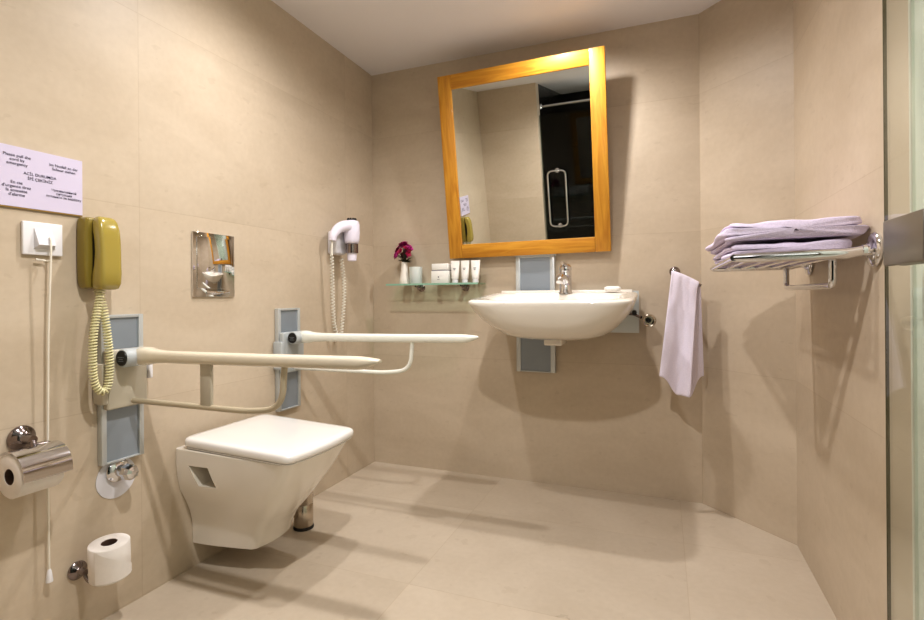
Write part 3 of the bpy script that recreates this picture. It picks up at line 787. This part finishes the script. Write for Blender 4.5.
# sheets: columns across, rows top to hem; front and back fall
def towel_grid():
    nu, nv = 22, 30
    def pt(side, u, v):
        # u 0..1 left to right, v 0 (top) .. 1 (hem)
        xt = 1.668+(.108 if side == 0 else .124)*u; zt_ = 1.094-.055*u**1.3
        spread = .055*v**.8
        if side == 0:
            xb = 1.612+.130*u; lo = .625-.085*math.sin(min(1, u/.60)*PI*.5)**3-.03*max(0, u-.7)
            if u > .62: lo += .02*(u-.62)
        else:
            xb = 1.665+.140*u; lo = .62-.10*math.exp(-((u-.55)/.2)**2)
        x = xt*(1-v)+xb*v; z = zt_*(1-v)+lo*v
        yb = -.147 if side == 0 else -.135
        y = yb-(.012+.03*v+.016*math.sin(u*7+1)*v) if side == 0 else yb+.006+.028*v+.016*math.sin(u*7.5)*v
        y += .004*noise.noise(Vector((u*5, v*6, side*9)))
        return Vector((x, y, z))
    rows = []
    for k in range(nv, 0, -1): rows.append([pt(0, i/nu, k/nv) for i in range(nu+1)])
    # over the bar
    for a in (30, 70, 110, 150):
        r = math.radians(a); row = []
        for i in range(nu+1):
            p0 = pt(0, i/nu, 0); p1 = pt(1, i/nu, 0); c = (p0+p1)/2
            row.append(c+Vector((0, -math.cos(r)*(p1.y-p0.y)/2, math.sin(r)*.012)))
        rows.append(row)
    for k in range(1, nv+1): rows.append([pt(1, i/nu, k/nv) for i in range(nu+1)])
    V_ = [[bm.verts.new(p) for p in r] for r in rows]
    for A, B in zip(V_, V_[1:]):
        for i in range(nu): bm.faces.new((A[i], A[i+1], B[i+1], B[i]))
towel_grid()
tw = tag(obj('hand_towel', bm, M['towel'], angle=180), 'lilac white hand towel hanging folded over the towel hook', 'towel')
md = tw.modifiers.new('Thickness', 'SOLIDIFY'); md.thickness = .007; md.offset = 0; subsurf(tw, 1)

# ---------------------------------------------------------------- towel shelf on right wall
ts = thing('towel_rack', 'chrome towel shelf with lower bar on the right wall', 'towel rack', (2.12, -.85, 1.1))
ZS = 1.098
dz = lambda x: ZS-(2.10-x)*.012
for y in (-1.15, -.545):
    bm = bmesh.new(); add_lathe(bm, [(0, .001), (.042, .001), (.044, .006), (.039, .012), (.030, .014), (.022, .016), (.015, .022), (.014, .03), (0, .031)], (XR, y, 1.104), (-1, 0, 0), 36); obj('rosette', bm, M['chrome'], ts)
    bm = bmesh.new(); add_tube(bm, [(2.095, y, 1.104), (2.06, y, dz(2.06)), (1.84, y, dz(1.84)), (1.806, y, dz(1.806))], [.012, .0145, .0135, .011], 18); obj('side_arm', bm, M['chrome'], ts)
bm = bmesh.new(); add_tube(bm, [(1.806, -1.16, dz(1.806)), (1.806, -.535, dz(1.806))], .008, 14); obj('front_rail', bm, M['chrome'], ts)
for i in range(5):
    x = 1.85+i*.05
    bm = bmesh.new(); add_tube(bm, [(x, -1.14, dz(x)-.004), (x, -.555, dz(x)-.004)], .005, 12); obj('slat', bm, M['chrome'], ts)
bm = bmesh.new(); hx = 2.038
add_tube(bm, smooth_path([(hx, -1.115, 1.09), (hx, -1.115, 1.018), (hx, -.585, 1.018), (hx, -.585, 1.09)], .022, 8), .009, 14); obj('towel_bar', bm, M['chrome'], ts)

def folded_towel(label, z0, layers, x0, x1, y0, y1, th, seed, slope, tuck=0):
    """one towel folded to and fro: a serpentine profile in x-z carried along y"""
    cl = []
    gap = th*1.12
    for k in range(layers):
        z = z0+th/2+k*gap
        # x0 the room side end, x1 the wall side end; alternate direction
        a, b2 = (x0+.006*math.sin(seed+k*2), x1-.01*math.cos(seed+k)) if k % 2 == 0 else (x1-.01*math.cos(seed+k-1), x0+.012*math.sin(seed+k*1.7))
        n = 16
        for i in range(n+1): cl.append((a+(b2-a)*i/n, z))
        if k < layers-1:
            s = 1 if b2 > a else -1
            for q_ in (-50, 0, 50):
                cl.append((b2+s*gap*.55*math.cos(math.radians(q_)), z+gap/2+gap/2*math.sin(math.radians(q_))))
    # offset both sides
    P = [Vector((x, 0, z)) for x, z in cl]; up_, dn = [], []
    for i, p in enumerate(P):
        t = (P[min(i+1, len(P)-1)]-P[max(i-1, 0)]).normalized(); nn = Vector((-t.z, 0, t.x))
        up_.append(p+nn*th*.5*.93); dn.append(p-nn*th*.5*.93)
    ring = up_+dn[::-1]
    bm = bmesh.new(); rings = []; ny = 26
    for j in range(ny+1):
        v = j/ny; y = y0+(y1-y0)*v; rr = []
        for p in ring:
            q_ = p.copy(); wv = noise.noise(Vector((p.x*7+seed, y*6, p.z*9)))
            wv2 = noise.noise(Vector((p.x*25+seed, y*18, p.z*40)))
            hgt = max(0, (p.z-z0))/(layers*gap)
            dx_ = .018*noise.noise(Vector((seed*3, y*5, p.z*60)))
            yy = y+.010*noise.noise(Vector((p.x*6, seed, p.z*80)))
            zz = p.z+(wv*.009+wv2*.006)*(hgt)+.0015*hgt
            zz -= (2.10-p.x)*slope
            rr.append(Vector((q_.x+dx_, yy, zz)))
        rings.append(rr)
    loft(bm, rings)
    o = obj('bath_towel', bm, M['towel2'], angle=180)
    tag(o, label, 'towel', 'folded bath towels on the rack')
    subsurf(o, 1)
    return o
folded_towel('lilac folded bath towel lying directly on the rack bars', ZS+.0085, 2, 1.803, 2.075, -1.118, -.565, .0145, 1.3, .012)
folded_towel('lilac folded bath towel on top of the rack pile', ZS+.0085+.0395, 4, 1.800, 2.103, -1.130, -.56, .0108, 4.1, .010)

# ---------------------------------------------------------------- lights
def spot(name, loc, power, size=150, blend=.5, rad=.035, col=(1, .86, .70), tgt=None):
    ld = bpy.data.lights.new(name, 'SPOT'); ld.energy = power; ld.spot_size = math.radians(size); ld.spot_blend = blend; ld.shadow_soft_size = rad; ld.color = col
    o = bpy.data.objects.new(name, ld); COL.objects.link(o); o.location = loc
    if tgt: o.rotation_euler = (Vector(tgt)-Vector(loc)).to_track_quat('-Z', 'Y').to_euler()
    return o
WARM = (1, .985, .995)
spot('downlight', (.55, -1.2, H-.02), 48, 165, 1.0, .03, WARM)
spot('downlight', (1.2, -.44, H-.02), 54, 165, 1.0, .03, WARM)
spot('downlight', (1.2, -1.98, H-.02), 98, 165, 1.0, .03, WARM)
ld = bpy.data.lights.new('added_fill', 'AREA'); ld.shape = 'RECTANGLE'; ld.size = .6; ld.size_y = .6; ld.energy = 4.5; ld.color = (1, .99, .97)  # added fill light behind the camera, aimed up and forward; no fitting stands there
o = bpy.data.objects.new('added_fill', ld); COL.objects.link(o); o.location = (1.72, -2.95, 1.9); o.rotation_euler = (math.radians(122), 0, math.radians(20))
w = bpy.data.worlds.new('world'); sc.world = w; w.use_nodes = True
w.node_tree.nodes['Background'].inputs[0].default_value = (1, .95, .9, 1); w.node_tree.nodes['Background'].inputs[1].default_value = .25

# ---------------------------------------------------------------- camera
cd = bpy.data.cameras.new('camera'); cam = bpy.data.objects.new('camera', cd); COL.objects.link(cam)
cd.sensor_width = 36; cd.lens = 36*512/924; cd.shift_y = -14.4/924; cd.clip_start = .02
cam.location = (1.63, -2.69, 1.0)
cam.matrix_world = Matrix.Translation((1.63, -2.69, 1.0)) @ Matrix.Rotation(math.radians(21.4), 4, 'Z') @ Matrix.Rotation(math.radians(90), 4, 'X') @ Matrix.Rotation(math.radians(-.45), 4, 'Z')
sc.camera = cam
sc.view_settings.view_transform = 'Standard'
sc.view_settings.look = 'None'
sc.view_settings.exposure = 0.0
sc.view_settings.gamma = .87
